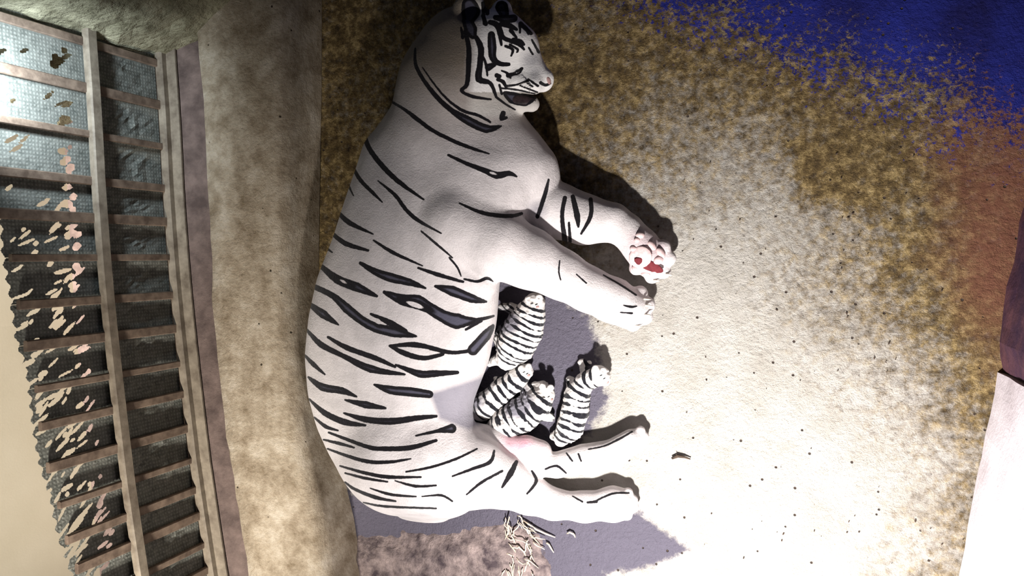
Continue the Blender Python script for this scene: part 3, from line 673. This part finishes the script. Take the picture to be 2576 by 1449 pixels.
# ---------------------------------------------------------------- cubs
def make_cub(label, spine, extra, ears, stripes_n, seed, dark):
    pts = [at(p_[0], p_[1], p_[2]) for p_ in spine+[e for c_ in extra for e in c_]]
    lo_, hi_ = np.min(pts, 0)-0.11, np.max(pts, 0)+0.11; lo_[2] = -0.02
    f = Field(lo_, hi_, 0.0035)
    f.chain(spine, 0.02)
    for c_ in extra: f.chain(c_, 0.010)
    for (eu, ev, ez2) in ears:
        f.chain([(eu, ev, ez2, .012)], 0.006, 0.8); f.chain([(eu, ev, ez2+.010, .006)], 0.004, 1.0, sub=True)
    me_ = refine(f.mesh('cub'), 0, 3)
    P3 = coords(me_); nr = np.empty(len(P3)*3, np.float32); me_.vertices.foreach_get('normal', nr); nr = nr.reshape(-1, 3)
    tuft = lownoise(P3[:, 0]*60, P3[:, 1]*60, 3.2, seed+8)*lownoise(P3[:, 1]*60, P3[:, 2]*60, 3.2, seed+9)
    P3 = P3+nr*(tuft*0.011)[:, None]; me_.vertices.foreach_set('co', P3.astype(np.float32).ravel()); me_.update(); Q = pix(P3)
    S = np.array([at(p_[0], p_[1], p_[2]) for p_ in spine]); cum = np.r_[0, np.cumsum(np.linalg.norm(np.diff(S, axis=0), axis=1))]
    bd = np.full(len(P3), 9.0); T = np.zeros(len(P3))
    for i in range(len(S)-1):
        ab = S[i+1]-S[i]; t = np.clip(((P3-S[i])@ab)/(ab@ab), 0, 1); dd = np.linalg.norm(P3-S[i]-t[:, None]*ab, axis=1)
        m = dd < bd; bd[m] = dd[m]; T[m] = cum[i]+t[m]*np.linalg.norm(ab)
    wob = lownoise(P3[:, 0]*14, P3[:, 1]*14, 4, seed)*0.9
    ph = T/cum[-1]*stripes_n*2*math.pi+wob*2.2
    setattr_f(me_, 'stripe', (np.cos(ph)+0.35+0.9*lownoise(P3[:, 0]*40, P3[:, 1]*40, 2.6, seed+5)+0.5*lownoise(P3[:, 0]*40, P3[:, 2]*60, 5, seed+6))*6.0)
    for nm in ('pink', 'buff_shade', 'pale'): setattr_f(me_, nm, np.zeros(len(P3)))
    du, dv, dr, ds = dark
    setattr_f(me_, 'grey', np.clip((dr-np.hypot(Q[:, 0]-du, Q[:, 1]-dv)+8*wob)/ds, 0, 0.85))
    root = add('tiger_cub', None); root.location = at(spine[1][0], spine[1][1], 0)
    root['label'] = label; root['category'] = 'tiger cub'; root['group'] = 'newborn cubs at the belly of the tigress'
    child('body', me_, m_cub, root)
    return root, me_
def cub_face(root, me_, eyes, nose):
    tr = bvh_of(me_)
    for (u, v) in eyes:
        h, nn = hit(u, v, tr); child('eye', ellipsoid('eye', h, nn, .0055, .0022, .002, .4, 10), m_eye, root)
    h, nn = hit(*nose, tr); child('nose', ellipsoid('nose', h, nn, .006, .005, .004, 0, 10), m_nose, root)
r_, m_ = make_cub('plump striped cub highest in the group, just below the foreleg of the tigress',
    [(1345, 762, .09, .036), (1332, 795, .085, .052), (1316, 830, .08, .066), (1298, 868, .075, .064), (1278, 900, .06, .045)],
    [[(1320, 790, .08, .025), (1285, 775, .06, .018), (1262, 772, .04, .013)], [(1300, 830, .06, .03), (1272, 825, .04, .02)],
     [(1285, 895, .05, .03), (1250, 905, .03, .018), (1232, 915, .02, .012)], [(1290, 880, .04, .05), (1275, 850, .04, .05)]],
    [(1357, 748, .115), (1330, 752, .115)], 11, 21, (1268, 810, 44, 22))
cub_face(r_, m_, [(1349, 766), (1338, 764)], (1352, 772))
r_, m_ = make_cub('thin pale cub lying second from the top, its back against the belly of the tigress',
    [(1322, 934, .06, .028), (1297, 957, .06, .036), (1262, 985, .06, .042), (1226, 1018, .06, .044), (1190, 1048, .05, .035)],
    [[(1280, 965, .05, .02), (1250, 955, .03, .012)], [(1200, 1045, .04, .02), (1165, 1065, .025, .012)], [(1215, 1010, .05, .03), (1172, 1015, .035, .02)]],
    [(1330, 922, .085), (1312, 927, .085)], 9, 31, (1200, 1015, 28, 25))
cub_face(r_, m_, [(1326, 940), (1318, 936)], (1330, 944))
r_, m_ = make_cub('broad grey-backed cub in the middle, above the pink belly skin',
    [(1372, 992, .06, .034), (1350, 1018, .065, .050), (1314, 1043, .065, .058), (1274, 1066, .06, .055), (1242, 1085, .05, .038)],
    [[(1350, 1040, .05, .025), (1385, 1050, .03, .016)], [(1250, 1075, .04, .03), (1228, 1102, .025, .018)], [(1330, 985, .05, .03), (1365, 970, .045, .018)]],
    [(1385, 975, .085), (1364, 972, .09)], 9, 41, (1300, 1012, 52, 22))
cub_face(r_, m_, [(1380, 998), (1368, 1000)], (1388, 1005))
r_, m_ = make_cub('slim striped cub farthest from the belly, its head raised toward the open floor',
    [(1506, 945, .07, .036), (1470, 962, .06, .030), (1452, 995, .055, .040), (1446, 1035, .055, .044), (1434, 1075, .05, .044), (1412, 1104, .04, .028)],
    [[(1480, 955, .05, .02), (1470, 930, .03, .014), (1462, 912, .015, .011), (1482, 914, .015, .010)], [(1456, 1060, .05, .02), (1472, 1040, .03, .013), (1474, 1012, .02, .012)],
     [(1420, 1085, .04, .022), (1392, 1098, .025, .014)], [(1445, 975, .05, .028), (1433, 955, .03, .014)], [(1512, 948, .07, .03), (1524, 958, .06, .018)]],
    [(1498, 926, .095), (1517, 932, .095)], 11, 51, (1440, 930, 1, 20))
cub_face(r_, m_, [(1512, 944), (1520, 952)], (1528, 962))

# ---------------------------------------------------------------- soil, straw, grit
gx2, gy2 = np.meshgrid(np.linspace(0, 1, 90), np.linspace(0, 1, 50))
c00, c10 = at(840, 1560, 0), at(1430, 1300, 0)
xs = c00[0]+(c10[0]-c00[0])*gx2; ysx = c00[1]+(c10[1]-c00[1])*gy2
Pp = pix(np.stack([xs.ravel(), ysx.ravel(), 0*xs.ravel()], 1))
sd = polyd(Pp, [(860, 1365), (960, 1345), (1100, 1350), (1180, 1335), (1290, 1325), (1350, 1350), (1370, 1400), (1400, 1540), (850, 1540)])
hgt = np.clip(sd/45, -0.3, 1)*0.028+0.010*lownoise(Pp[:, 0]/22, Pp[:, 1]/22, 1.2, 8)+0.006*lownoise(Pp[:, 0]/8, Pp[:, 1]/8, 1.2, 9)-0.004
hgt = np.where(sd < -12, -0.02, hgt)
ny, nx = gx2.shape; I = np.arange(nx*ny).reshape(ny, nx)
Fm = np.stack([I[:-1, :-1].ravel(), I[:-1, 1:].ravel(), I[1:, 1:].ravel(), I[1:, :-1].ravel()], 1)
o = add('soil_mound', from_np('soil_mound', np.stack([xs.ravel(), ysx.ravel(), hgt], 1), Fm), m_soil)
o['label'] = 'low lumpy patch of moist soiled bedding behind the rump of the tigress'; o['category'] = 'bedding'; o['kind'] = 'stuff'
g = np.random.default_rng(14); parts = []
def strawline(p0, p1, r=.0028, zz=.012):
    a, b_ = at(*p0, zz), at(*p1, zz*0.7); mid = (a+b_)/2+[g.normal(0, .006), g.normal(0, .006), .006]
    return tube([a, (a+mid)/2+g.normal(0, .002, 3), mid, (mid+b_)/2+g.normal(0, .002, 3), b_], [r*.7, r, r, r*.9, r*.5], 5)
for i in range(46):
    u = g.uniform(1270, 1345); v = g.uniform(1295, 1445); a = g.normal(1.1, .6); l = g.uniform(15, 55)
    parts.append(strawline((u, v), (u+l*math.cos(a)*.8, v+l*math.sin(a)), g.uniform(.0018, .0032), g.uniform(.015, .04)))
o = add('straw_wisps', mesh('straw_wisps', *join(parts), True), m_straw)
o['label'] = 'tangle of pale straw wisps spilling off the soiled bedding'; o['category'] = 'straw'; o['kind'] = 'stuff'
for (p0, p1, lab) in (((1310, 1305), (1397, 1352), 'long pale straw stalk curving out below the hind leg'),
                      ((1318, 1318), (1358, 1370), 'pale straw stalk bent beside the tangle, second of the fan'),
                      ((1374, 1366), (1393, 1390), 'short pale straw stalk on the purple patch of painted shade'),
                      ((1426, 1342), (1447, 1352), 'short straw bit lying alone on the patch of painted shade')):
    o = add('straw_stalk', mesh('straw_stalk', *strawline(p0, p1, .004, .01), True), m_straw)
    o['label'] = lab; o['category'] = 'straw'; o['group'] = 'loose straw stalks near the hind paw'
parts = []
for i in range(110):
    u, v = g.uniform(1450, 2470), g.uniform(380, 1440)
    if u < 1720 and v > 420 and v < 1340: continue
    p_ = at(u, v, 0.001); r = g.uniform(.001, .0028); el_ = g.uniform(1, 2.2); an = g.uniform(0, 3.1)
    ring = [p_+[r*el_*math.cos(t)*math.cos(an)-r*math.sin(t)*math.sin(an), r*el_*math.cos(t)*math.sin(an)+r*math.sin(t)*math.cos(an), 0] for t in np.linspace(0, 2*math.pi, 7)[:-1]]
    vs_ = ring+[p_+[0, 0, r*.8]]; parts.append((vs_, [(k_, (k_+1) % 6, 6) for k_ in range(6)]+[tuple(range(5, -1, -1))]))
o = add('floor_grit', mesh('floor_grit', *join(parts)), m_grit)
o['label'] = 'scattered dark grit on the open concrete floor'; o['category'] = 'grit'; o['kind'] = 'stuff'
o = add('twig', mesh('twig', *join([tube([at(1690, 1153, .006), at(1705, 1147, .008), at(1722, 1150, .008), at(1737, 1155, .006)], [.004, .006, .004, .002], 6), tube([at(1705, 1148, .007), at(1700, 1142, .012)], [.003, .001], 5)]), True), m_grit)
o['label'] = 'small dark twig on the bright floor right of the hind paws'; o['category'] = 'twig'
